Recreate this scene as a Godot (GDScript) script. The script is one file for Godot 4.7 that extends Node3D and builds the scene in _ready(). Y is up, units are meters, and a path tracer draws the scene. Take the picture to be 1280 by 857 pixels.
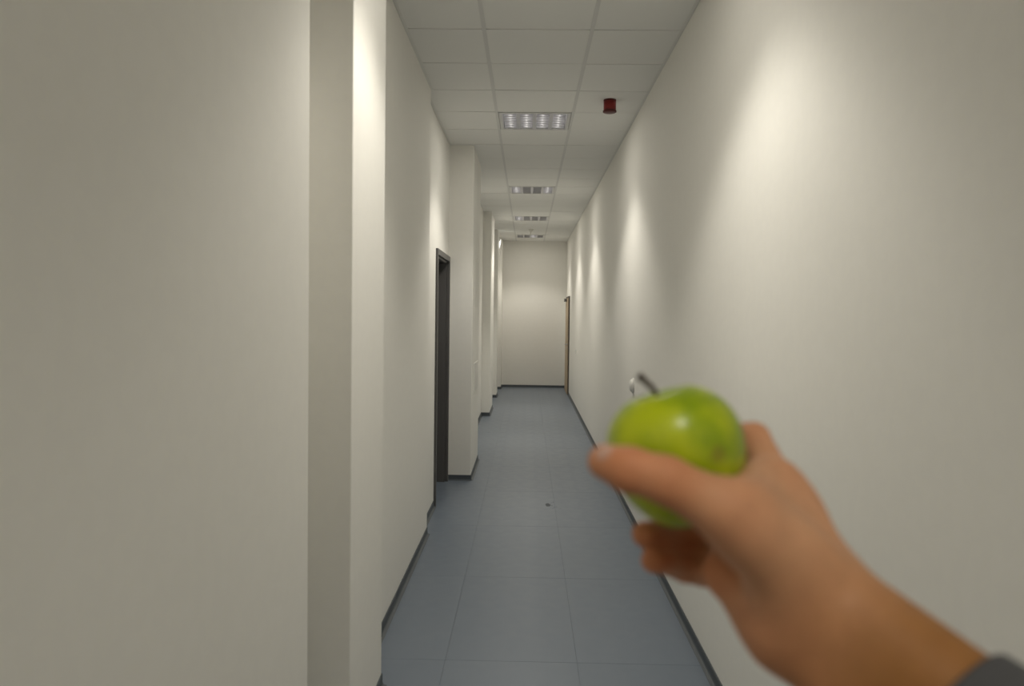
extends Node3D
# A long white office corridor; a bare forearm reaches in from the right and holds up a green apple.
# World: x to the right, y up, floor at y = 0, the corridor runs away from the camera along -z.

const TOP := 3.348          # underside of the ceiling tiles
const RIGHT := 0.887        # plaster faces
const LEFT_A := -0.743
const LEFT_B := -0.793
const LEFT_C := -0.74
const PIER := -0.637
const END := 17.9           # distance of the end wall
const BACK := -5.2          # corridor goes on behind the camera
const TILE := 0.625
const GRID0 := 4.634        # distance of one cross joint of the ceiling
const COL1 := -0.277        # the two runners of the ceiling grid
const COL2 := 0.355
const CEIL_MID := 0.039
const SKIRT := 0.055
const LIGHT_TINT := Color(1.0, 0.977, 0.93)
const SPOT_ENERGY := 1.98
const AREA_ENERGY := 0.55
const EXPOSURE := 1.04

var M := {}


func _ready() -> void:
	build_view()
	build_materials()
	build_shell()
	build_ceiling()
	build_floor()
	build_doors()
	build_lights()
	build_fittings()
	build_apple()
	build_person()


func build_view() -> void:
	var cam := Camera3D.new()
	cam.name = "camera"
	cam.fov = 47.404
	cam.near = 0.02
	cam.far = 60.0
	cam.transform = Transform3D(Basis(Vector3(0.99971625, 0.01353006, -0.01960488), Vector3(-0.01425347, 0.99920461, -0.03724233), Vector3(0.0190854, 0.0375112, 0.99911394)), Vector3(0, 1.686, 0))
	var lens := CameraAttributesPhysical.new()
	lens.frustum_focal_length = 27.33
	lens.frustum_focus_distance = 7.5
	lens.exposure_aperture = 4.7
	cam.attributes = lens
	add_child(cam)
	cam.current = true
	var we := WorldEnvironment.new()
	we.name = "world"
	var e := Environment.new()
	e.background_mode = Environment.BG_COLOR
	e.background_color = Color(0.02, 0.02, 0.02)
	e.tonemap_mode = Environment.TONE_MAPPER_LINEAR
	e.tonemap_exposure = EXPOSURE
	e.sdfgi_enabled = true
	e.ssao_enabled = true
	e.ssil_enabled = true
	we.environment = e
	add_child(we)


# ---------------------------------------------------------------- helpers

func at(x: float, y: float, far: float) -> Vector3:
	return Vector3(x, y, -far)


func numbered(called: String, parent: Node) -> String:
	if not parent.has_node(called):
		return called
	var k := 1
	while parent.has_node("%s_%03d" % [called, k]):
		k += 1
	return "%s_%03d" % [called, k]


func put(called: String, mesh: Mesh, material: Material, parent: Node = self, where := Vector3.ZERO) -> MeshInstance3D:
	var o := MeshInstance3D.new()
	o.name = numbered(called, parent)
	o.mesh = mesh
	o.material_override = material
	o.position = where
	o.cast_shadow = GeometryInstance3D.SHADOW_CASTING_SETTING_ON
	parent.add_child(o, true)
	return o


func thing(called: String, label: String, category: String, where := Vector3.ZERO, group := "") -> Node3D:
	var o := Node3D.new()
	o.name = numbered(called, self)
	o.position = where
	add_child(o, true)
	tag(o, label, category, group)
	return o


func tag(o: Node3D, label: String, category: String, group := "") -> void:
	o.set_meta("label", label)
	o.set_meta("category", category)
	if group:
		o.set_meta("group", group)


func structure(called: String, label: String, category: String) -> Node3D:
	var o := thing(called, label, category)
	o.set_meta("kind", "structure")
	return o


func quad(st: SurfaceTool, a: Vector3, b: Vector3, c: Vector3, d: Vector3) -> void:   # clockwise seen from outside
	for v: Vector3 in [a, b, c, a, c, d]:
		st.add_vertex(v)


# a box between two corners whose four upright edges are chamfered (seen from above an octagon)
func block(st: SurfaceTool, lo: Vector3, hi: Vector3, cut := 0.0) -> void:
	var ring: Array[Vector2] = []
	if cut > 0.0:
		ring = [Vector2(lo.x + cut, lo.z), Vector2(hi.x - cut, lo.z), Vector2(hi.x, lo.z + cut), Vector2(hi.x, hi.z - cut), Vector2(hi.x - cut, hi.z), Vector2(lo.x + cut, hi.z), Vector2(lo.x, hi.z - cut), Vector2(lo.x, lo.z + cut)]
	else:
		ring = [Vector2(lo.x, lo.z), Vector2(hi.x, lo.z), Vector2(hi.x, hi.z), Vector2(lo.x, hi.z)]
	var n := ring.size()
	for i in n:
		var p := ring[i]
		var q := ring[(i + 1) % n]
		quad(st, Vector3(p.x, lo.y, p.y), Vector3(p.x, hi.y, p.y), Vector3(q.x, hi.y, q.y), Vector3(q.x, lo.y, q.y))
	for i in range(1, n - 1):
		for k in [0, i, i + 1]:
			st.add_vertex(Vector3(ring[k].x, lo.y, ring[k].y))
		for k in [0, i + 1, i]:
			st.add_vertex(Vector3(ring[k].x, hi.y, ring[k].y))


func box(x0: float, x1: float, y0: float, y1: float, f0: float, f1: float, cut := 0.0) -> ArrayMesh:
	var st := begin()
	block(st, Vector3(minf(x0, x1), y0, -f1), Vector3(maxf(x0, x1), y1, -f0), cut)
	return done(st)


func begin() -> SurfaceTool:
	var st := SurfaceTool.new()
	st.begin(Mesh.PRIMITIVE_TRIANGLES)
	st.set_smooth_group(-1)
	return st


func done(st: SurfaceTool) -> ArrayMesh:
	st.generate_normals()
	return st.commit()


# a profile (radius, height) turned round the y axis; smooth
func lathe(profile: Array, sides := 32) -> ArrayMesh:
	var st := SurfaceTool.new()
	st.begin(Mesh.PRIMITIVE_TRIANGLES)
	st.set_smooth_group(0)
	for i in sides:
		var a := TAU * i / sides
		var b := TAU * ((i + 1) % sides) / sides
		for j in profile.size() - 1:
			var p: Vector2 = profile[j]
			var q: Vector2 = profile[j + 1]
			quad(st, Vector3(p.x * cos(a), p.y, p.x * sin(a)), Vector3(p.x * cos(b), p.y, p.x * sin(b)), Vector3(q.x * cos(b), q.y, q.x * sin(b)), Vector3(q.x * cos(a), q.y, q.x * sin(a)))
	st.generate_normals()
	return st.commit()


# a round tube along points with a radius at each
func tube(points: Array, radii: Array, sides := 12, squash := 1.0) -> ArrayMesh:
	var st := SurfaceTool.new()
	st.begin(Mesh.PRIMITIVE_TRIANGLES)
	st.set_smooth_group(0)
	var rings := []
	var up := Vector3.UP
	for i in points.size():
		var dir: Vector3 = (points[mini(i + 1, points.size() - 1)] - points[maxi(i - 1, 0)]).normalized()
		if absf(dir.dot(up)) > 0.97:
			up = Vector3.RIGHT
		var side := dir.cross(up).normalized()
		var over := side.cross(dir).normalized()
		up = over
		var ring := []
		for k in sides:
			var a := TAU * k / sides
			ring.append(points[i] + (side * cos(a) + over * sin(a) * squash) * radii[i])
		rings.append(ring)
	for i in rings.size() - 1:
		for k in sides:
			var n := (k + 1) % sides
			quad(st, rings[i][k], rings[i + 1][k], rings[i + 1][n], rings[i][n])
	for k in range(1, sides - 1):
		for v in [0, k, k + 1]:
			st.add_vertex(rings[0][v])
		for v in [0, k + 1, k]:
			st.add_vertex(rings[-1][v])
	st.generate_normals()
	return st.commit()


func linear(r: float, g: float, b: float) -> Color:
	return Color(r, g, b).linear_to_srgb()


func plain(c: Color, rough: float, metal := 0.0) -> StandardMaterial3D:
	var m := StandardMaterial3D.new()
	m.albedo_color = c
	m.roughness = rough
	m.metallic = metal
	return m


func noise_map(freq: float, seed_no: int, size := 512, bumps := 0.0, low := Color.BLACK, high := Color.WHITE, octaves := 4, kind := FastNoiseLite.TYPE_SIMPLEX_SMOOTH) -> NoiseTexture2D:
	var n := FastNoiseLite.new()
	n.noise_type = kind
	n.frequency = freq
	n.seed = seed_no
	n.fractal_octaves = octaves
	var t := NoiseTexture2D.new()
	t.width = size
	t.height = size
	t.seamless = true
	t.noise = n
	if bumps > 0.0:
		t.as_normal_map = true
		t.bump_strength = bumps
	else:
		var g := Gradient.new()
		g.set_color(0, low)
		g.set_color(1, high)
		t.color_ramp = g
	return t


func in_world(m: StandardMaterial3D, scale_by: float) -> void:
	m.uv1_triplanar = true
	m.uv1_world_triplanar = true
	m.uv1_scale = Vector3.ONE * scale_by


func build_materials() -> void:
	var wall := plain(linear(0.89, 0.875, 0.825), 0.72)
	wall.albedo_texture = noise_map(0.012, 3, 512, 0.0, Color(0.992, 0.992, 0.99), Color(1, 1, 1))
	wall.normal_enabled = true
	wall.normal_texture = noise_map(0.05, 5, 512, 3.0)
	wall.normal_scale = 0.015
	in_world(wall, 1.9)
	M.wall = wall
	var tile := plain(linear(0.92, 0.92, 0.895), 0.9)
	tile.albedo_texture = noise_map(0.2, 8, 512, 0.0, Color(0.95, 0.95, 0.945), Color(1, 1, 1), 2)
	in_world(tile, 3.0)
	M.tile = tile
	M.rail = plain(linear(0.72, 0.72, 0.70), 0.55)
	M.dark_gap = plain(linear(0.10, 0.10, 0.095), 0.9)
	M.joint = plain(linear(0.38, 0.38, 0.36), 0.6)
	M.edge = plain(linear(0.80, 0.80, 0.77), 0.6)
	M.floors = []
	for k in 3:
		var fl := plain([linear(0.202, 0.241, 0.297), linear(0.206, 0.245, 0.300), linear(0.199, 0.238, 0.294)][k], 0.40)
		fl.albedo_texture = noise_map(0.35, 21 + k, 512, 0.0, Color(0.80, 0.81, 0.82), Color(1, 1, 1), 3)
		fl.roughness_texture = noise_map(0.01, 31, 256, 0.0, Color(0.85, 0.85, 0.85), Color(1, 1, 1))
		in_world(fl, 2.6)
		M.floors.append(fl)
	M.sub = plain(linear(0.155, 0.18, 0.215), 0.8)
	M.skirt = plain(linear(0.075, 0.088, 0.10), 0.5)
	M.steel = plain(linear(0.105, 0.102, 0.100), 0.4)
	M.leaf = plain(linear(0.09, 0.088, 0.088), 0.5)
	var wood := plain(linear(0.55, 0.44, 0.30), 0.5)
	wood.albedo_texture = noise_map(0.03, 44, 256, 0.0, Color(0.85, 0.82, 0.78), Color(1, 1, 1))
	wood.uv1_triplanar = true
	wood.uv1_scale = Vector3(8, 1, 8)
	M.wood = wood
	M.brown_frame = plain(linear(0.07, 0.055, 0.045), 0.5)
	M.chrome = plain(linear(0.55, 0.55, 0.56), 0.3, 0.9)
	M.louvre = plain(linear(0.70, 0.70, 0.74), 0.35, 0.55)
	M.lamp_frame = plain(linear(0.75, 0.75, 0.74), 0.4)
	M.lamp_inside = plain(linear(0.45, 0.45, 0.47), 0.5)
	var glow := plain(Color.WHITE, 0.6)
	glow.emission_enabled = true
	glow.emission = LIGHT_TINT
	glow.emission_energy_multiplier = 2.2
	M.glow = glow
	M.unlit_tube = plain(linear(0.75, 0.75, 0.74), 0.5)
	M.red = plain(linear(0.24, 0.012, 0.010), 0.4)
	M.red_dark = plain(linear(0.10, 0.008, 0.007), 0.45)
	M.white = plain(linear(0.80, 0.79, 0.75), 0.4)
	M.shade = plain(linear(0.02, 0.02, 0.02), 0.7)


# ---------------------------------------------------------------- the shell

func build_shell() -> void:
	var left := structure("wall_left", "white plastered left wall with piers, niche and dark doorway", "wall")
	var h := TOP + 0.25
	var t := -1.35
	# plain stretches of wall (the doorway lies between 6.74 and 7.76)
	for s: Array in [[-0.86, 2.27, 2.83], [LEFT_A, 3.46, 5.88], [LEFT_B, 5.88, 6.74], [LEFT_B, 7.76, 8.95], [LEFT_C, 8.95, END]]:
		put("wall_stretch", box(t, s[0], 0, h, s[1], s[2]), M.wall, left)
	put("wall_stretch", box(t, LEFT_B, 2.215, h, 6.74, 7.76), M.wall, left)
	put("wall_stretch", box(t, -1.08, 0, 2.215, 6.74, 7.76), M.wall, left)
	put("pier", box(t, PIER, 0, h, BACK, 2.27, 0.006), M.wall, left)
	put("pier", box(t, PIER, 0, h, 2.83, 3.46, 0.003), M.wall, left)
	var p2 := put("pier", box(t + 0.4, -0.55, 0, TOP, 7.81, 8.95, 0.003), M.wall, left)
	put("pier", box(t + 0.4, -0.603, 0, TOP, 12.8, 13.9, 0.003), M.wall, left)
	put("pier", box(t + 0.4, -0.603, 0, TOP, 15.6, 16.2, 0.003), M.wall, left)
	put("pier", box(t + 0.4, -0.575, 0, TOP, 17.35, END + 0.1, 0.003), M.wall, left)
	put("access_panel", box(-0.5505, -0.543, 0.86, 1.16, 8.12, 8.72, 0.001), M.white, p2)

	var right := structure("wall_right", "long white plastered right wall behind the apple", "wall")
	for s: Array in [[BACK, 16.35], [17.55, END]]:
		put("wall_stretch", box(RIGHT, RIGHT + 0.4, 0, h, s[0], s[1]), M.wall, right)
	put("wall_stretch", box(RIGHT, RIGHT + 0.4, 2.06, h, 16.35, 17.55), M.wall, right)
	put("wall_stretch", box(RIGHT + 0.2, RIGHT + 0.4, 0, 2.06, 16.35, 17.55), M.wall, right)

	var back := put("wall_back", box(t, RIGHT + 0.4, 0, h, END, END + 0.3), M.wall)
	back.set_meta("kind", "structure")
	tag(back, "white end wall closing the far end of the corridor", "wall")
	var front := put("wall_front", box(t, RIGHT + 0.4, 0, h, BACK - 0.3, BACK), M.wall)
	front.set_meta("kind", "structure")
	tag(front, "white wall closing the corridor behind the viewer", "wall")

	# skirting: a cove profile carried along each face
	var lb := structure("baseboard_left", "dark grey coved skirting along the left wall and its piers", "baseboard")
	for s: Array in [[PIER, BACK, 2.27], [-0.86, 2.27, 2.83], [PIER, 2.83, 3.46], [LEFT_A, 3.46, 5.88], [LEFT_B, 5.88, 6.72], [-0.55, 7.81, 8.95], [LEFT_C, 8.95, 12.8], [-0.603, 12.8, 13.9], [LEFT_C, 13.9, 15.6], [-0.603, 15.6, 16.2], [LEFT_C, 16.2, 17.35], [-0.575, 17.35, END]]:
		put("skirting_strip", skirting(at(s[0], 0, s[1]), at(s[0], 0, s[2]), Vector3.RIGHT), M.skirt, lb)
	for s: Array in [[-0.86, PIER, 2.83], [LEFT_B, -0.55, 7.81], [LEFT_C, -0.603, 12.8], [LEFT_C, -0.603, 15.6], [LEFT_C, -0.575, 17.35]]:
		put("skirting_strip", skirting(at(s[0], 0, s[2]), at(s[1] + 0.006, 0, s[2]), Vector3.BACK), M.skirt, lb)
	var rb := structure("baseboard_right", "dark grey coved skirting along the right wall", "baseboard")
	for s: Array in [[BACK, 16.33], [17.57, END]]:
		put("skirting_strip", skirting(at(RIGHT, 0, s[0]), at(RIGHT, 0, s[1]), Vector3.LEFT), M.skirt, rb)
	var eb := put("baseboard_back", skirting(at(-0.575, 0, END), at(RIGHT, 0, END), Vector3.BACK), M.skirt)
	eb.set_meta("kind", "structure")
	tag(eb, "dark grey skirting at the foot of the end wall", "baseboard")


# from a to b along the foot of a wall whose face looks along «out»
func skirting(a: Vector3, b: Vector3, out: Vector3) -> ArrayMesh:
	var st := begin()
	var section := [Vector2(0, SKIRT), Vector2(0.004, SKIRT), Vector2(0.006, SKIRT - 0.003), Vector2(0.006, 0.018), Vector2(0.009, 0.008), Vector2(0.018, 0.0025), Vector2(0.026, 0.001), Vector2(0.026, -0.002), Vector2(0, -0.002)]
	var n := section.size()
	var flip := (b - a).cross(Vector3.UP).dot(out) < 0.0
	for i in n:
		var p: Vector2 = section[i]
		var q: Vector2 = section[(i + 1) % n]
		var pa := a + out * p.x + Vector3.UP * p.y
		var qa := a + out * q.x + Vector3.UP * q.y
		var pb := b + out * p.x + Vector3.UP * p.y
		var qb := b + out * q.x + Vector3.UP * q.y
		if flip:
			quad(st, pa, pb, qb, qa)
		else:
			quad(st, pb, pa, qa, qb)
	for e: Vector3 in [a, b]:
		for i in range(0, n - 2):
			for k in [n - 1, i, i + 1]:
				st.add_vertex(e + out * section[k].x + Vector3.UP * section[k].y)
	return done(st)


const LAMP_ROWS := [3, 9, 14, 19, -3, -9, -15]


func build_ceiling() -> void:
	var top := structure("ceiling", "suspended ceiling of white mineral tiles in a metal grid", "ceiling")
	put("slab", box(-1.35, RIGHT + 0.4, TOP + 0.20, TOP + 0.45, BACK - 0.3, END + 0.3), M.dark_gap, top)
	var rng := RandomNumberGenerator.new()
	rng.seed = 11
	var half := 0.012
	var gap := 0.005
	var cols := [[-0.80, COL1 - half], [COL1 + half, COL2 - half], [COL2 + half, RIGHT - 0.018]]
	for row in range(-16, 22):
		var f0 := GRID0 + TILE * row + gap
		var f1 := minf(GRID0 + TILE * (row + 1) - gap, END)
		f0 = maxf(f0, BACK)
		if f1 <= f0:
			continue
		for c in 3:
			if c == 1 and row in LAMP_ROWS:
				continue
			var lift := rng.randf_range(-0.0008, 0.0012)
			var x0: float = cols[c][0]
			if c == 0:
				var mid := (f0 + f1) * 0.5
				x0 = LEFT_A + 0.018 if mid < 5.9 else LEFT_B + 0.018 if mid < 8.95 else LEFT_C + 0.018
			put("ceiling_tile", box(x0, cols[c][1], TOP + lift, TOP + 0.018, f0, f1), M.tile, top)
	for x: float in [COL1, COL2]:
		put("grid_runner", box(x - half, x + half, TOP - 0.0022, TOP + 0.03, BACK, END), M.rail, top)
	for row in range(-15, 22):
		var f := GRID0 + TILE * row
		put("cross_rail", box(-0.80, RIGHT, TOP + 0.008, TOP + 0.03, f - 0.012, f + 0.012), M.joint, top)
	# angle strips where ceiling and walls meet
	var n := 1
	for s: Array in [[LEFT_A, 3.46, 5.88, 1], [LEFT_B, 5.88, 7.81, 1], [LEFT_C, 8.95, END, 1], [RIGHT, BACK, END, -1]]:
		var st := begin()
		var x: float = s[0]
		var d: float = s[3]
		block(st, Vector3(minf(x, x + d * 0.020), TOP - 0.0015, -s[2]), Vector3(maxf(x, x + d * 0.020), TOP + 0.001, -s[1]))
		block(st, Vector3(minf(x, x + d * 0.0015), TOP - 0.0015, -s[2]), Vector3(maxf(x, x + d * 0.0015), TOP + 0.02, -s[1]))
		var e := put("trim_%d" % n, done(st), M.edge)
		e.set_meta("kind", "structure")
		tag(e, ["metal angle strip under the ceiling left of the nearest pier", "metal angle strip above the dark doorway", "metal angle strip above the far left wall", "metal angle strip along the top of the right wall"][n - 1], "trim")
		n += 1


func build_floor() -> void:
	var ground := structure("floor", "blue grey vinyl floor laid in large sheets with fine seams", "floor")
	put("subfloor", box(-1.35, RIGHT + 0.4, -0.25, -0.0035, BACK - 0.3, END + 0.3), M.sub, ground)
	var edges := [-1.02, -0.375, 0.265, RIGHT]
	var g := 0.0008
	var n := 0
	for row in range(-8, 13):
		var f0 := 3.73 + 1.21 * row
		var f1 := minf(f0 + 1.21, END)
		f0 = maxf(f0, BACK)
		if f1 <= f0:
			continue
		for c in 3:
			n += 1
			put("floor_sheet", box(edges[c] + g, edges[c + 1] - g, -0.003, 0, f0 + g, f1 - g), M.floors[(n * 7 + row) % 3], ground)
	# the scuff: a dark smear with a few thin streaks round it
	var st := begin()
	var rng := RandomNumberGenerator.new()
	rng.seed = 4
	var mark := func(c: Vector2, rx: float, rz: float) -> void:
		var pts := []
		for k in 14:
			var a := TAU * k / 14
			var w := rng.randf_range(0.6, 1.15)
			pts.append(Vector3(c.x + cos(a) * rx * w, 0.0004, c.y + sin(a) * rz * w))
		for k in range(1, 13):
			st.add_vertex(pts[0])
			st.add_vertex(pts[k])
			st.add_vertex(pts[k + 1])
	mark.call(Vector2(0.205, -6.85), 0.024, 0.065)
	for k in 8:
		mark.call(Vector2(0.205 + rng.randf_range(-0.05, 0.12), -6.85 + rng.randf_range(-0.16, 0.16)), rng.randf_range(0.002, 0.006), rng.randf_range(0.006, 0.02))
	put("scuff_mark", done(st), plain(linear(0.075, 0.085, 0.095), 0.7), ground)
	st = begin()
	mark.call(Vector2(0.245, -6.82), 0.055, 0.10)
	for k in 24:
		var a := rng.randf() * TAU
		var r := rng.randf_range(0.02, 1.0)
		mark.call(Vector2(0.26 + cos(a) * 0.15 * r, -6.84 + sin(a) * 0.26 * r), rng.randf_range(0.004, 0.02), rng.randf_range(0.01, 0.04))
	put("scuff_mark", done(st), plain(linear(0.135, 0.16, 0.19), 0.6), ground)


func build_doors() -> void:
	var d1 := structure("door_1", "dark grey steel door deep in its doorway in the left wall", "door")
	var x := LEFT_B
	# jambs and head of the steel frame: a face 45 mm wide, 20 mm proud, and a lining that goes back
	for s: Array in [[6.715, 6.76], [7.74, 7.785]]:
		put("frame_jamb", box(x - 0.01, x + 0.02, 0, 2.24, s[0], s[1], 0.003), M.steel, d1)
	put("frame_head", box(x - 0.01, x + 0.02, 2.19, 2.24, 6.76, 7.74), M.steel, d1)
	put("lining", box(x - 0.20, x - 0.01, 0, 2.205, 7.715, 7.76), M.steel, d1)
	put("lining", box(x - 0.20, x - 0.01, 0, 2.205, 6.74, 6.77), M.steel, d1)
	put("lining", box(x - 0.20, x - 0.01, 2.175, 2.215, 6.77, 7.715), M.steel, d1)
	var leaf := put("door_leaf", box(x - 0.245, x - 0.20, 0.006, 2.205, 6.745, 7.755, 0.003), M.leaf, d1)
	handle(leaf, at(x - 0.20, 1.05, 6.86), 1.0, 1.0)

	var d2 := structure("door_2", "pale wooden door at the far end of the right wall", "door")
	var xr := RIGHT
	for s: Array in [[16.33, 16.40], [17.50, 17.57]]:
		put("frame_jamb", box(xr - 0.022, xr + 0.12, 0, 2.07, s[0], s[1], 0.004), M.brown_frame, d2)
	put("frame_head", box(xr - 0.022, xr + 0.12, 2.02, 2.07, 16.40, 17.50), M.brown_frame, d2)
	var wood := put("door_leaf", box(xr - 0.032, xr + 0.012, 0.008, 2.03, 16.41, 17.49, 0.002), M.wood, d2)
	handle(wood, at(xr - 0.032, 1.05, 16.52), -1.0, 1.0)
	put("door_closer", box(xr - 0.085, xr - 0.032, 1.965, 2.025, 16.95, 17.25, 0.008), M.steel, wood)


func handle(leaf: Node, where: Vector3, out: float, along: float) -> void:
	var p := [where, where + Vector3(0.030 * out, 0, 0), where + Vector3(0.045 * out, 0, -0.012 * along), where + Vector3(0.047 * out, 0, -0.03 * along), where + Vector3(0.047 * out, -0.002, -0.125 * along)]
	put("lever_handle", tube(p, [0.010, 0.010, 0.010, 0.010, 0.009]), M.chrome, leaf)
	put("handle_plate", tube([where, where + Vector3(0.007 * out, 0, 0)], [0.026, 0.025], 20), M.chrome, leaf)
	put("lock_cylinder", tube([where + Vector3(0, -0.075, 0), where + Vector3(0.008 * out, -0.075, 0)], [0.022, 0.021], 20), M.chrome, leaf)


# ---------------------------------------------------------------- lights

func build_lights() -> void:
	var labels := ["nearest louvred ceiling light, in line with the red alarm", "second louvred ceiling light along the corridor, with darker middle cells", "third louvred ceiling light along the corridor", "farthest louvred ceiling light, close to the end wall", "louvred ceiling light above the nearest pier, out of view", "louvred ceiling light over the viewer, out of view", "rearmost louvred ceiling light, far behind the viewer"]
	var first: Node3D = null
	for i in LAMP_ROWS.size():
		var where := at(CEIL_MID, TOP, GRID0 + TILE * (LAMP_ROWS[i] + 0.5))
		var o := first
		if i == 0:
			o = make_light()
			first = o
		else:
			o = first.duplicate()
			o.name = numbered("ceiling_light", self)
			add_child(o, true)
		o.position = where
		# unlit tubes darken cells; dimming of two lamps is added to balance the walls
		var unlit: Array = [[], ["tube_001", "tube_002"], ["tube_001", "tube_002", "tube_003"], ["tube", "tube_001", "tube_003"], [], ["tube_001"], []][i]
		for t: String in unlit:
			(o.get_node(t) as MeshInstance3D).material_override = M.unlit_tube
		for l in o.find_children("*", "Light3D", true, false):
			l.light_energy = (AREA_ENERGY if l is AreaLight3D else SPOT_ENERGY) * [1.0, 1.0, 1.0, 0.8, 1.0, 0.68, 1.0][i]
		tag(o, labels[i], "ceiling light", "louvred ceiling lights")


func make_light() -> Node3D:
	var o := thing("ceiling_light", "louvred ceiling light", "ceiling light")
	var a := 0.300
	var st := begin()
	for s: float in [-1.0, 1.0]:
		block(st, Vector3(minf(s * a, s * (a - 0.022)), -0.004, -a), Vector3(maxf(s * a, s * (a - 0.022)), 0.006, a))
		block(st, Vector3(-a + 0.022, -0.004, minf(s * a, s * (a - 0.022))), Vector3(a - 0.022, 0.006, maxf(s * a, s * (a - 0.022))))
	put("frame", done(st), M.lamp_frame, o)
	st = begin()
	block(st, Vector3(-a, 0.085, -a), Vector3(a, 0.09, a))
	for s: float in [-1.0, 1.0]:
		block(st, Vector3(minf(s * a, s * (a - 0.004)), 0.006, -a), Vector3(maxf(s * a, s * (a - 0.004)), 0.085, a))
		block(st, Vector3(-a + 0.004, 0.006, minf(s * a, s * (a - 0.004))), Vector3(a - 0.004, 0.085, maxf(s * a, s * (a - 0.004))))
	put("housing", done(st), M.lamp_inside, o)
	# three wedge-shaped reflectors between the four tubes, and the two outer ones
	var cell := 2.0 * (a - 0.022) / 4.0
	for k in 5:
		var x := -a + 0.022 + cell * k
		st = begin()
		var wide := 0.016 if k in [1, 2, 3] else 0.010
		var sect := [Vector2(-wide, 0.0), Vector2(wide, 0.0), Vector2(wide * 0.55, 0.025), Vector2(0.002, 0.078), Vector2(-0.002, 0.078), Vector2(-wide * 0.55, 0.025)]
		for j in 6:
			var p: Vector2 = sect[j]
			var q: Vector2 = sect[(j + 1) % 6]
			var xa := clampf(x + p.x, -a + 0.022, a - 0.022)
			var xb := clampf(x + q.x, -a + 0.022, a - 0.022)
			quad(st, Vector3(xa, p.y, -a + 0.022), Vector3(xa, p.y, a - 0.022), Vector3(xb, q.y, a - 0.022), Vector3(xb, q.y, -a + 0.022))
		put("reflector", done(st), M.louvre, o)
	for c in 4:
		var x0 := -a + 0.022 + cell * c + 0.014
		var x1 := x0 + cell - 0.028
		for k in 7:
			var z := -a + 0.022 + (2.0 * (a - 0.022)) * (k + 0.5) / 7.0
			st = begin()
			var sl := [Vector2(-0.011, 0.002), Vector2(-0.003, 0.036), Vector2(0.003, 0.036), Vector2(0.011, 0.002)]
			for j in 4:
				var p: Vector2 = sl[j]
				var q: Vector2 = sl[(j + 1) % 4]
				quad(st, Vector3(x0, p.y, z + p.x), Vector3(x1, p.y, z + p.x), Vector3(x1, q.y, z + q.x), Vector3(x0, q.y, z + q.x))
			put("slat", done(st), M.louvre, o)
		var xm := (x0 + x1) * 0.5
		put("tube", tube([Vector3(xm, 0.054, -0.26), Vector3(xm, 0.054, 0.26)], [0.008, 0.008], 10), M.glow, o)
	var g := AreaLight3D.new()
	g.name = "panel_light"
	g.area_size = Vector2(0.54, 0.54)
	g.area_range = 30.0
	g.area_attenuation = 2.0
	g.light_color = LIGHT_TINT
	g.light_energy = AREA_ENERGY
	g.shadow_enabled = true
	o.add_child(g, true)
	g.position = Vector3(0, -0.012, 0)
	g.rotation.x = -PI / 2
	# the deep louvre cuts the light off at about fifty-five degrees
	var l := SpotLight3D.new()
	l.name = "spot_light"
	l.light_color = LIGHT_TINT
	l.light_energy = SPOT_ENERGY
	l.light_size = 0.18
	l.spot_range = 30.0
	l.spot_attenuation = 2.0
	l.spot_angle = 58.0
	l.spot_angle_attenuation = 0.45
	l.shadow_enabled = true
	o.add_child(l, true)
	l.position = Vector3(0, -0.02, 0.16)
	l.rotation.x = -PI / 2
	return o


# ---------------------------------------------------------------- small fittings

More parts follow.
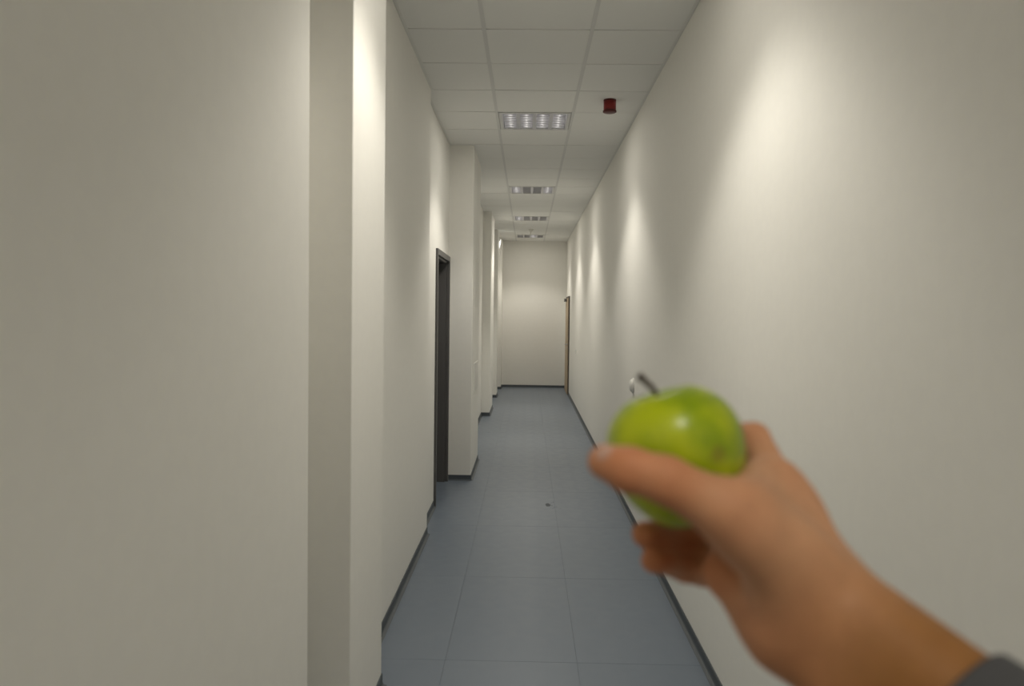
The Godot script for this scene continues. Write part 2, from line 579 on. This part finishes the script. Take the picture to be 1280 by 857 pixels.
func build_fittings() -> void:
	var s := thing("alarm_sounder", "red cylindrical fire alarm sounder hanging under the ceiling tiles", "alarm", at(0.615, TOP, 6.12))
	put("base", lathe([Vector2(0.0, -0.012), Vector2(0.046, -0.012), Vector2(0.049, -0.008), Vector2(0.049, 0.0), Vector2(0, 0)]), M.red_dark, s)
	put("body", lathe([Vector2(0.0, -0.083), Vector2(0.044, -0.083), Vector2(0.048, -0.079), Vector2(0.048, -0.012), Vector2(0, -0.012)]), M.red, s)
	put("rim", lathe([Vector2(0.0, -0.098), Vector2(0.045, -0.098), Vector2(0.053, -0.094), Vector2(0.053, -0.084), Vector2(0.048, -0.080), Vector2(0.0, -0.080)]), M.red_dark, s)

	var d := thing("smoke_detector", "small white detector hanging from the ceiling before the farthest light", "detector", at(0.045, TOP, 15.4))
	put("base", lathe([Vector2(0, -0.014), Vector2(0.05, -0.014), Vector2(0.052, 0.0), Vector2(0, 0)]), M.white, d)
	put("head", lathe([Vector2(0, -0.052), Vector2(0.018, -0.052), Vector2(0.026, -0.042), Vector2(0.042, -0.036), Vector2(0.045, -0.014), Vector2(0, -0.014)]), M.white, d)
	put("stem", lathe([Vector2(0, -0.13), Vector2(0.007, -0.13), Vector2(0.008, -0.052), Vector2(0, -0.052)], 12), M.white, d)

	# a lit wedge-shaped sign on the side of the fourth pier
	var e := thing("wall_sign", "small lit white sign jutting from the farthest left pier near the ceiling", "sign", at(-0.603, 3.10, 15.9))
	put("bracket", box(0.0, 0.012, -0.03, 0.11, -0.05, 0.05, 0.002), M.white, e)
	var st := begin()
	var outline := [Vector2(0.012, -0.10), Vector2(0.024, -0.085), Vector2(0.044, 0.02), Vector2(0.048, 0.10), Vector2(0.012, 0.03)]
	for k in 5:
		var p: Vector2 = outline[k]
		var q: Vector2 = outline[(k + 1) % 5]
		quad(st, Vector3(p.x, p.y, 0.012), Vector3(p.x, p.y, -0.012), Vector3(q.x, q.y, -0.012), Vector3(q.x, q.y, 0.012))
	for z: float in [-0.012, 0.012]:
		for k in range(1, 4):
			for i in ([0, k, k + 1] if z < 0 else [0, k + 1, k]):
				st.add_vertex(Vector3(outline[i].x, outline[i].y, z))
	var lit := plain(Color.WHITE, 0.4)
	lit.emission_enabled = true
	lit.emission = Color(1, 1, 0.96)
	lit.emission_energy_multiplier = 0.8
	put("lit_panel", done(st), lit, e)
	var l := OmniLight3D.new()
	l.name = "sign_light"
	l.light_color = Color(1, 1, 0.95)
	l.light_energy = 0.006
	l.light_size = 0.03
	l.omni_range = 20.0
	l.omni_attenuation = 2.0
	l.shadow_enabled = true
	e.add_child(l)
	l.position = Vector3(0.09, 0, 0.05)

	var c := thing("cover_cap", "round white domed cap on the right wall just left of the apple stem", "wall cap", at(RIGHT, 1.105, 6.46))
	c.rotation.z = PI / 2
	put("back_plate", lathe([Vector2(0, 0.012), Vector2(0.060, 0.012), Vector2(0.064, 0.008), Vector2(0.064, 0.0), Vector2(0, 0)]), M.white, c)
	put("dome", lathe([Vector2(0, 0.036), Vector2(0.03, 0.034), Vector2(0.048, 0.026), Vector2(0.055, 0.012), Vector2(0, 0.012)]), M.white, c)

	var w := thing("light_switch", "small white light switch on the right wall before the wooden door", "switch", at(RIGHT, 1.03, 14.0))
	put("plate", box(-0.010, 0.0, -0.04, 0.04, -0.04, 0.04, 0.002), M.white, w)
	put("rocker", box(-0.015, -0.010, -0.027, 0.027, -0.027, 0.027, 0.001), M.edge, w)


# ---------------------------------------------------------------- the apple

func build_apple() -> void:
	var o := thing("apple", "shiny green apple with a thin brown stem held in the hand", "apple", Vector3(0.0868, 1.6076, -0.4492))
	var axis := Vector3(-0.30, 0.95, -0.06).normalized()
	var x := Vector3(0.95, 0.30, 0.05)
	x = (x - axis * axis.dot(x)).normalized()
	o.basis = Basis(x, axis, x.cross(axis).normalized())
	var rows := 72
	var sides := 96
	var rad := 0.0392
	var noise := FastNoiseLite.new()
	noise.seed = 9
	noise.frequency = 1.0
	var verts := PackedVector3Array()
	var cols := PackedColorArray()
	var idx := PackedInt32Array()
	var spot := (o.basis.inverse() * Vector3(0.016, 0.005, 0.036)).normalized()
	var bright_side := o.basis.inverse() * Vector3(-0.85, 0.1, 0.5)
	for j in rows + 1:
		var t := PI * j / rows
		for i in sides:
			var a := TAU * i / sides
			var lobe := 1.0 + 0.018 * cos(5.0 * a + 0.6) * (0.35 + 0.65 * smoothstep(0.3, -0.9, cos(t)))
			var r := rad * sin(t) * (1.0 + 0.07 * cos(t)) * lobe
			var y := rad * 0.975 * cos(t)
			var q := r / rad
			if t < PI / 2:
				y -= rad * 0.34 * exp(-pow(q / 0.26, 2.0)) - rad * 0.03
			else:
				y *= 1.16
				y += rad * 0.20 * exp(-pow(q / 0.22, 2.0)) + rad * 0.012 * cos(5.0 * a + 0.6) * q
			var p := Vector3(r * cos(a), y, r * sin(a))
			verts.append(p)
			var n := p.normalized()
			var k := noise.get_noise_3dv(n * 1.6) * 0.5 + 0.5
			var c := Color(0.25, 0.37, 0.003).lerp(Color(0.56, 0.64, 0.012), smoothstep(0.15, 0.95, k + 0.2 * n.dot(bright_side)))  # yellow by noise; light from the left is painted in as brighter yellow
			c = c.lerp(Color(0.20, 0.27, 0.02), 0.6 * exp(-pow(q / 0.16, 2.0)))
			c = c.lerp(Color(0.27, 0.20, 0.03), 0.55 * smoothstep(0.986, 0.997, n.dot(spot) + 0.004 * noise.get_noise_3dv(n * 22.0)))
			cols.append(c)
	for j in rows:
		for i in sides:
			var n := (i + 1) % sides
			for v: int in [j * sides + i, j * sides + n, (j + 1) * sides + n, j * sides + i, (j + 1) * sides + n, (j + 1) * sides + i]:
				idx.append(v)
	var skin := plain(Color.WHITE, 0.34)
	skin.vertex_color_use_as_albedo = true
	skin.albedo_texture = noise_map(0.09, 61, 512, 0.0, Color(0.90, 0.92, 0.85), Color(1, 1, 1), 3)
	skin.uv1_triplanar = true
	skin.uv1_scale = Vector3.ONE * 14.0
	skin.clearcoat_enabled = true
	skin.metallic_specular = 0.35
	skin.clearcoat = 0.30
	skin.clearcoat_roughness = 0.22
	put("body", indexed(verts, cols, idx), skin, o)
	var bark := plain(linear(0.095, 0.062, 0.038), 0.7)
	bark.albedo_texture = noise_map(0.06, 63, 128, 0.0, Color(0.6, 0.6, 0.6), Color(1, 1, 1))
	bark.uv1_triplanar = true
	bark.uv1_scale = Vector3.ONE * 40.0
	var inv := o.basis.inverse()
	var foot := Vector3(0, 0.024, 0)
	var way := inv * Vector3(-0.0085, 0.0065, 0.0)
	put("stem", tube([foot, Vector3(0, 0.033, 0), Vector3(0, 0.036, 0) + way * 0.45, Vector3(0, 0.037, 0) + way * 1.0, Vector3(0, 0.0373, 0) + way * 1.15, Vector3(0, 0.0373, 0) + way * 1.3], [0.0018, 0.0016, 0.0017, 0.0019, 0.0025, 0.0020], 12), bark, o)
	put("calyx", lathe([Vector2(0.0, -0.0395), Vector2(0.003, -0.040), Vector2(0.005, -0.0385), Vector2(0, -0.036)], 10), bark, o)


func indexed(verts: PackedVector3Array, cols: PackedColorArray, idx: PackedInt32Array) -> ArrayMesh:
	var norms := PackedVector3Array()
	norms.resize(verts.size())
	for k in range(0, idx.size(), 3):
		var a := verts[idx[k]]
		var n := (verts[idx[k + 2]] - a).cross(verts[idx[k + 1]] - a)
		for j in 3:
			norms[idx[k + j]] += n
	for k in norms.size():
		norms[k] = norms[k].normalized() if norms[k].length_squared() > 1e-24 else Vector3.UP
	var arrays := []
	arrays.resize(Mesh.ARRAY_MAX)
	arrays[Mesh.ARRAY_VERTEX] = verts
	arrays[Mesh.ARRAY_NORMAL] = norms
	if cols.size():
		arrays[Mesh.ARRAY_COLOR] = cols
	arrays[Mesh.ARRAY_INDEX] = idx
	var m := ArrayMesh.new()
	m.add_surface_from_arrays(Mesh.PRIMITIVE_TRIANGLES, arrays)
	return m


# ---------------------------------------------------------------- the arm

var cell := 0.0025
var lo := Vector3.ZERO
var dim := Vector3i.ZERO
var field := PackedFloat32Array()


# joins a tapered capsule to the field
func bone(a: Vector3, ra: float, b: Vector3, rb: float, k: float) -> void:
	var far := maxf(ra, rb) + k + cell * 2.0
	var l := ((a.min(b) - Vector3.ONE * far - lo) / cell).floor()
	var h := ((a.max(b) + Vector3.ONE * far - lo) / cell).ceil()
	var x0 := clampi(int(l.x), 0, dim.x - 1)
	var y0 := clampi(int(l.y), 0, dim.y - 1)
	var z0 := clampi(int(l.z), 0, dim.z - 1)
	var x1 := clampi(int(h.x), 0, dim.x - 1)
	var y1 := clampi(int(h.y), 0, dim.y - 1)
	var z1 := clampi(int(h.z), 0, dim.z - 1)
	var ba := b - a
	var inv := 1.0 / maxf(ba.length_squared(), 1e-12)
	var dr := rb - ra
	for z in range(z0, z1 + 1):
		for y in range(y0, y1 + 1):
			var at_ := (z * dim.y + y) * dim.x
			var pa := Vector3(lo.x, lo.y + y * cell, lo.z + z * cell) - a
			for x in range(x0, x1 + 1):
				var p := Vector3(pa.x + x * cell, pa.y, pa.z)
				var t := clampf(p.dot(ba) * inv, 0.0, 1.0)
				var d := (p - ba * t).length() - ra - dr * t
				var o := field[at_ + x]
				var g := k - absf(o - d)
				field[at_ + x] = minf(o, d) - (g * g / (4.0 * k) if g > 0.0 else 0.0)


func nets() -> Array:
	var verts := PackedVector3Array()
	var idx := PackedInt32Array()
	var where := PackedInt32Array()
	where.resize(field.size())
	where.fill(-1)
	var sx := 1
	var sy := dim.x
	var sz := dim.x * dim.y
	var off := [0, sx, sy, sx + sy, sz, sx + sz, sy + sz, sx + sy + sz]
	var pos := [Vector3(0, 0, 0), Vector3(1, 0, 0), Vector3(0, 1, 0), Vector3(1, 1, 0), Vector3(0, 0, 1), Vector3(1, 0, 1), Vector3(0, 1, 1), Vector3(1, 1, 1)]
	var edges := [0, 1, 2, 3, 4, 5, 6, 7, 0, 2, 1, 3, 4, 6, 5, 7, 0, 4, 1, 5, 2, 6, 3, 7]
	for z in dim.z - 1:
		for y in dim.y - 1:
			for x in dim.x - 1:
				var c := x + y * sy + z * sz
				if absf(field[c]) > cell * 3.0:
					continue
				var neg := 0
				for k: int in off:
					if field[c + k] < 0.0:
						neg += 1
				if neg == 0 or neg == 8:
					continue
				var sum := Vector3.ZERO
				var n := 0
				for e in range(0, 24, 2):
					var i: int = edges[e]
					var j: int = edges[e + 1]
					var a := field[c + off[i]]
					var b := field[c + off[j]]
					if (a < 0.0) != (b < 0.0):
						sum += pos[i].lerp(pos[j], a / (a - b))
						n += 1
				where[c] = verts.size()
				verts.append(lo + (Vector3(x, y, z) + sum / n) * cell)
	for z in range(1, dim.z - 1):
		for y in range(1, dim.y - 1):
			for x in range(1, dim.x - 1):
				var c := x + y * sy + z * sz
				if where[c] < 0:
					continue
				var inside := field[c] < 0.0
				for ax in 3:
					var step: int = [sx, sy, sz][ax]
					if inside == (field[c + step] < 0.0):
						continue
					var u: int = [sy, sz, sx][ax]
					var v: int = [sz, sx, sy][ax]
					var q := [where[c], where[c - u], where[c - u - v], where[c - v]]
					if q.min() < 0:
						continue
					for k: int in ([0, 1, 2, 0, 2, 3] if not inside else [0, 2, 1, 0, 3, 2]):
						idx.append(q[k])
	return [verts, idx]


func build_person() -> void:
	var base := Vector3(0.2160, 1.4823, -0.3068)
	var who := thing("person", "bare right forearm and hand below a grey sleeve, holding up a green apple", "person", base)
	# joints of the hand and arm
	var J := {
		"elbow": Vector3(0.281, 1.4316, -0.211), "fore": Vector3(0.2160, 1.4823, -0.3068), "wrist": Vector3(0.1511, 1.5330, -0.4025),
		"w_rad": Vector3(0.1652, 1.5415, -0.4161), "w_uln": Vector3(0.1395, 1.5206, -0.4140),
		"thumb_cmc": Vector3(0.1360, 1.5590, -0.4002), "thumb_mcp": Vector3(0.1001, 1.5891, -0.3906), "thumb_ip": Vector3(0.0708, 1.6036, -0.3906), "thumb_pad": Vector3(0.0533, 1.6073, -0.3964), "thumb_tip": Vector3(0.0422, 1.6090, -0.4083),
		"i_mcp": Vector3(0.1442, 1.5901, -0.4465), "i_pip": Vector3(0.1402, 1.6113, -0.4803), "i_dip": Vector3(0.1212, 1.6092, -0.5040), "i_tip": Vector3(0.1009, 1.6039, -0.5070),
		"m_mcp": Vector3(0.1408, 1.5650, -0.4606), "m_pip": Vector3(0.1254, 1.5444, -0.4975), "m_dip": Vector3(0.0988, 1.5489, -0.4872), "m_tip": Vector3(0.0713, 1.5569, -0.4589),
		"r_mcp": Vector3(0.1291, 1.5490, -0.4527), "r_pip": Vector3(0.1186, 1.5310, -0.4889), "r_dip": Vector3(0.0968, 1.5332, -0.4805), "r_tip": Vector3(0.0768, 1.5414, -0.4584),
		"p_mcp": Vector3(0.1163, 1.5390, -0.4451), "p_pip": Vector3(0.1132, 1.5250, -0.4866), "p_dip": Vector3(0.1007, 1.5275, -0.4844), "p_tip": Vector3(0.0901, 1.5329, -0.4764),
	}
	lo = Vector3(0.020, 1.385, -0.530)
	var hi := Vector3(0.330, 1.635, -0.170)
	dim = Vector3i(((hi - lo) / cell).ceil())
	field.resize(dim.x * dim.y * dim.z)
	field.fill(1.0)
	# forearm: two bones side by side make it flat towards the wrist
	var arm: Vector3 = (J.fore - J.wrist).normalized()
	var side := Vector3(0.67, 0.74, 0.0)
	side = (side - arm * arm.dot(side)).normalized()
	for s: float in [-1.0, 1.0]:
		var low := Vector3(0, -0.001, -0.015) * (0.5 - 0.5 * s)
		bone(J.wrist + side * 0.0105 * s + low, 0.0235, J.fore + side * 0.014 * s + low, 0.0275, 0.014)
		bone(J.fore + side * 0.014 * s + low, 0.0275, J.elbow + side * 0.013 * s + low, 0.036, 0.02)
	# palm: metacarpals as tapering bars, thenar and heel
	bone(J.w_rad, 0.0195, J.i_mcp, 0.0130, 0.012)
	bone(J.wrist, 0.0210, J.m_mcp, 0.0125, 0.012)
	bone(J.wrist.lerp(J.w_uln, 0.5), 0.020, J.r_mcp, 0.0125, 0.012)
	bone(J.w_uln, 0.0215, J.p_mcp, 0.0120, 0.014)
	bone(J.i_mcp, 0.012, J.m_mcp, 0.012, 0.008)
	bone(J.m_mcp, 0.012, J.r_mcp, 0.012, 0.008)
	bone(J.r_mcp, 0.012, J.p_mcp, 0.0115, 0.008)
	bone(J.thumb_cmc, 0.0195, J.thumb_mcp, 0.0150, 0.016)
	bone(J.wrist, 0.023, J.thumb_cmc, 0.0195, 0.016)
	bone(J.thumb_mcp.lerp(J.thumb_cmc, 0.35), 0.0125, J.i_mcp.lerp(J.w_rad, 0.25), 0.0115, 0.018)
	bone(Vector3(0.112, 1.5895, -0.398), 0.0125, Vector3(0.1335, 1.594, -0.442), 0.0115, 0.012)
	# thumb
	bone(J.thumb_mcp, 0.0145, J.thumb_ip, 0.0119, 0.006)
	bone(J.thumb_ip, 0.0119, J.thumb_pad, 0.0114, 0.004)
	bone(J.thumb_pad, 0.0114, J.thumb_tip, 0.0095, 0.004)
	# fingers
	for f: Array in [["i", 0.0112, 0.0098, 0.0088, 0.0078], ["m", 0.0108, 0.0098, 0.0088, 0.0078], ["r", 0.0104, 0.0094, 0.0085, 0.0077], ["p", 0.0092, 0.0082, 0.0076, 0.0068]]:
		var n: String = f[0]
		bone(J[n + "_mcp"], f[1], J[n + "_pip"], f[2], 0.005)
		bone(J[n + "_pip"], f[2], J[n + "_dip"], f[3], 0.003)
		bone(J[n + "_dip"], f[3], J[n + "_tip"], f[4], 0.003)
	var made := nets()
	var verts: PackedVector3Array = made[0]
	var cols := PackedColorArray()
	var noise := FastNoiseLite.new()
	noise.seed = 17
	noise.frequency = 60.0
	var red := [[J.thumb_tip, 0.020, 0.55], [J.thumb_pad, 0.020, 0.85], [J.thumb_ip, 0.020, 0.75], [J.thumb_mcp, 0.022, 0.4], [J.m_tip, 0.016, 0.8], [J.r_tip, 0.016, 0.8], [J.m_dip, 0.02, 0.5], [J.r_dip, 0.02, 0.5], [J.i_mcp, 0.02, 0.35], [J.i_pip, 0.02, 0.35], [J.p_mcp, 0.03, 0.7], [J.w_uln, 0.035, 0.55]]
	for k in verts.size():
		var p := verts[k]
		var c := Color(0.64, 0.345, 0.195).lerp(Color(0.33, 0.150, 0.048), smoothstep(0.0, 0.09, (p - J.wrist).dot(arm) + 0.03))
		var w := 0.0
		for r: Array in red:
			w = maxf(w, r[2] * exp(-(p - r[0]).length_squared() / (r[1] * r[1])))
		c = c.lerp(Color(0.60, 0.195, 0.075), w)
		c *= 1.0 + 0.09 * noise.get_noise_3dv(p) + 0.05 * noise.get_noise_3dv(p * 4.0)
		c.a = 1.0
		cols.append(c)
		verts[k] = p - base
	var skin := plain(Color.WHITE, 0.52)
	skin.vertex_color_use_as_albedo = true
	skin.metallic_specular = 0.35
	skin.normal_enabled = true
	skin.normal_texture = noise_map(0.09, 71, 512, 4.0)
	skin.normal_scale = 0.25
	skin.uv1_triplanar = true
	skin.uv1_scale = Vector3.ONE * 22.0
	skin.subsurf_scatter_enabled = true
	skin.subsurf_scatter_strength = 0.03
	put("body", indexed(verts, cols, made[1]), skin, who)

	# thumbnail: a curved plate let into the top of the thumb's end
	var tip: Vector3 = J.thumb_tip
	var dir: Vector3 = (J.thumb_tip - J.thumb_pad).normalized()
	var up := Vector3(-0.05, 0.55, 0.83)
	up = (up - dir * dir.dot(up)).normalized()
	var across := dir.cross(up).normalized()
	var nv := PackedVector3Array()
	var ni := PackedInt32Array()
	for j in 9:
		var v := -1.0 + j * 0.25
		var wide := 0.0058 * sqrt(maxf(1.0 - pow(absf(v), 4.0) * 0.75, 0.05))
		for i in 9:
			var s := -1.0 + i * 0.25
			var at_edge := maxf(absf(s), absf(v))
			nv.append(tip - base + dir * (v * 0.0066 - 0.0034) + across * (s * wide) + up * (0.0108 + 0.0008 * (0.0 - v) - 0.0028 * s * s - 0.0012 * maxf(v, 0.0) - 0.0012 * pow(at_edge, 6.0)))
	for j in 8:
		for i in 8:
			var a := j * 9 + i
			for v: int in [a, a + 1, a + 10, a, a + 10, a + 9]:
				ni.append(v)
	var nail := plain(linear(0.62, 0.37, 0.28), 0.35)
	var nm := put("thumbnail", indexed(nv, PackedColorArray(), ni), nail, who)
	nm.set_meta("label", "pale pink thumbnail")

	# sleeve: a grey knitted cuff pulled back over the forearm, with folds
	var cuff := base - arm * 0.052
	var sl := PackedVector3Array()
	var si := PackedInt32Array()
	var over := arm.cross(side).normalized()
	var rings := 30
	var sides := 48
	for j in rings:
		var t := float(j - 2) / (rings - 3)
		var along := maxf(t, 0.0) * 0.22
		for i in sides:
			var a := TAU * i / sides
			var grow := 0.0018 * sin(along * 190.0 + 1.3 * sin(a * 2.0)) + 0.009 * smoothstep(0.0, 0.12, along)
			var inner := 0.0 if j >= 2 else (0.004 if j == 0 else 0.0015)
			var w := 0.0425 + grow - inner
			var h := 0.0335 + grow - inner
			var push := 0.02 if j == 0 else (-0.0015 if j == 1 else 0.0)
			sl.append(cuff - base + arm * (along + push) + side * cos(a) * w + over * sin(a) * h)
	for j in rings - 1:
		for i in sides:
			var n := (i + 1) % sides
			for v: int in [j * sides + i, (j + 1) * sides + n, j * sides + n, j * sides + i, (j + 1) * sides + i, (j + 1) * sides + n]:
				si.append(v)
	var last := sl.size()
	sl.append(cuff - base + arm * 0.235)
	for i in sides:
		for v: int in [last, (rings - 1) * sides + (i + 1) % sides, (rings - 1) * sides + i]:
			si.append(v)
	var knit := plain(linear(0.12, 0.12, 0.123), 0.95)
	knit.albedo_texture = noise_map(0.3, 81, 256, 0.0, Color(0.6, 0.6, 0.62), Color(1, 1, 1), 2)
	knit.uv1_triplanar = true
	knit.uv1_scale = Vector3.ONE * 25.0
	knit.rim_enabled = true
	knit.rim = 0.3
	build_rest_of_person(who, base, J.elbow, knit)
	var cloth := put("sleeve", indexed(sl, PackedColorArray(), si), knit, who)
	cloth.set_meta("label", "grey knitted sleeve")


# the part of the holder that stands behind the lens: it shades the hand
func field_over(from: Vector3, to: Vector3, step: float) -> void:
	cell = step
	lo = from
	dim = Vector3i(((to - from) / step).ceil())
	field.resize(dim.x * dim.y * dim.z)
	field.fill(1.0)


func build_rest_of_person(who: Node3D, base: Vector3, elbow: Vector3, knit: Material) -> void:
	var neck := Vector3(0.035, 1.475, 0.235)
	var sr := Vector3(0.225, 1.435, 0.125)
	var sl := Vector3(-0.150, 1.435, 0.270)
	# jumper: trunk, right upper arm, left arm folded up towards the face
	field_over(Vector3(-0.36, 0.82, -0.29), Vector3(0.40, 1.58, 0.46), 0.013)
	bone(Vector3(0.10, 1.30, 0.185), 0.105, Vector3(-0.03, 1.30, 0.235), 0.105, 0.05)
	bone(Vector3(0.10, 1.12, 0.205), 0.100, Vector3(-0.03, 1.12, 0.245), 0.100, 0.06)
	bone(Vector3(0.10, 0.96, 0.22), 0.105, Vector3(-0.03, 0.96, 0.25), 0.105, 0.06)
	bone(sr, 0.068, neck + Vector3(0.02, -0.05, 0), 0.07, 0.05)
	bone(sl, 0.068, neck + Vector3(-0.02, -0.05, 0), 0.07, 0.05)
	bone(sr, 0.068, elbow, 0.052, 0.03)
	bone(elbow, 0.052, elbow - (elbow - Vector3(0.2160, 1.4823, -0.3068)) * 0.45, 0.048, 0.02)
	bone(sl, 0.066, Vector3(-0.235, 1.255, 0.135), 0.054, 0.03)
	bone(Vector3(-0.235, 1.255, 0.135), 0.054, Vector3(-0.115, 1.50, 0.125), 0.042, 0.02)
	add_part("jumper", knit, who, base)
	# head, neck and left hand
	field_over(Vector3(-0.16, 1.40, 0.045), Vector3(0.18, 1.87, 0.36), 0.007)
	bone(Vector3(0.030, 1.46, 0.235), 0.058, Vector3(0.030, 1.58, 0.205), 0.055, 0.03)
	bone(Vector3(0.030, 1.735, 0.190), 0.088, Vector3(0.030, 1.725, 0.225), 0.090, 0.03)
	bone(Vector3(0.030, 1.690, 0.160), 0.066, Vector3(0.030, 1.605, 0.150), 0.040, 0.04)
	bone(Vector3(0.030, 1.690, 0.098), 0.009, Vector3(0.030, 1.655, 0.082), 0.013, 0.012)
	bone(Vector3(0.030, 1.622, 0.104), 0.008, Vector3(0.030, 1.612, 0.110), 0.012, 0.02)
	for s: float in [-1.0, 1.0]:
		bone(Vector3(0.030 + 0.082 * s, 1.705, 0.20), 0.010, Vector3(0.030 + 0.078 * s, 1.660, 0.195), 0.008, 0.012)
		bone(Vector3(0.030 + 0.036 * s, 1.712, 0.104), 0.010, Vector3(0.030 + 0.016 * s, 1.710, 0.099), 0.009, 0.014)
		bone(Vector3(0.030 + 0.018 * s, 1.630, 0.107), 0.006, Vector3(0.030, 1.629, 0.103), 0.007, 0.008)
	bone(Vector3(-0.112, 1.505, 0.125), 0.030, Vector3(-0.098, 1.560, 0.105), 0.032, 0.02)
	for k in 4:
		var root := Vector3(-0.118 + 0.018 * k, 1.585, 0.104)
		bone(root, 0.0105, root + Vector3(0.004, 0.034, -0.012), 0.0095, 0.006)
		bone(root + Vector3(0.004, 0.034, -0.012), 0.0095, root + Vector3(0.008, 0.040, 0.018), 0.0085, 0.003)
	bone(Vector3(-0.078, 1.555, 0.110), 0.013, Vector3(-0.050, 1.590, 0.110), 0.010, 0.01)
	var skin := plain(linear(0.52, 0.29, 0.165), 0.55)
	add_part("head_and_left_hand", skin, who, base)
	for s: float in [-1.0, 1.0]:
		var ball := SphereMesh.new()
		ball.radius = 0.0115
		ball.height = 0.023
		var eye := put("eye", ball, M.white, who, Vector3(0.030 + 0.032 * s, 1.695, 0.108) - base)
		var disc := SphereMesh.new()
		disc.radius = 0.0055
		disc.height = 0.011
		put("iris", disc, plain(linear(0.10, 0.06, 0.03), 0.2), eye, Vector3(0, 0, -0.0075))
	field_over(Vector3(-0.10, 1.60, 0.08), Vector3(0.16, 1.87, 0.36), 0.008)
	bone(Vector3(0.030, 1.752, 0.200), 0.090, Vector3(0.030, 1.730, 0.236), 0.094, 0.03)
	bone(Vector3(0.030, 1.72, 0.262), 0.062, Vector3(0.030, 1.66, 0.262), 0.045, 0.04)
	add_part("hair", plain(linear(0.06, 0.04, 0.025), 0.6), who, base)
	# trousers and shoes
	field_over(Vector3(-0.22, 0.03, 0.05), Vector3(0.30, 1.04, 0.44), 0.013)
	bone(Vector3(0.10, 0.93, 0.225), 0.108, Vector3(-0.03, 0.93, 0.25), 0.108, 0.05)
	for s: float in [-1.0, 1.0]:
		var hip := Vector3(0.035 + 0.085 * s, 0.86, 0.235)
		var knee := Vector3(0.035 + 0.105 * s, 0.48, 0.215 - 0.01 * s)
		var ankle := Vector3(0.035 + 0.115 * s, 0.09, 0.255 - 0.02 * s)
		bone(hip, 0.090, knee, 0.066, 0.03)
		bone(knee, 0.066, ankle, 0.055, 0.02)
	add_part("trousers", plain(linear(0.035, 0.045, 0.075), 0.9), who, base)
	for s: float in [-1.0, 1.0]:
		field_over(Vector3(0.035 + 0.115 * s - 0.08, -0.01, 0.02), Vector3(0.035 + 0.115 * s + 0.08, 0.16, 0.36), 0.008)
		var heel := Vector3(0.035 + 0.115 * s, 0.040, 0.275 - 0.02 * s)
		var toe := Vector3(0.035 + 0.130 * s, 0.034, 0.085 - 0.02 * s)
		bone(heel, 0.040, toe, 0.034, 0.02)
		bone(heel + Vector3(0, 0.02, -0.02), 0.042, heel + Vector3(0, 0.06, -0.01), 0.045, 0.02)
		add_part("shoe", plain(linear(0.05, 0.04, 0.035), 0.5), who, base)


func add_part(called: String, material: Material, who: Node3D, base: Vector3) -> void:
	var made := nets()
	var verts: PackedVector3Array = made[0]
	for k in verts.size():
		verts[k] -= base
	put(called, indexed(verts, PackedColorArray(), made[1]), material, who)
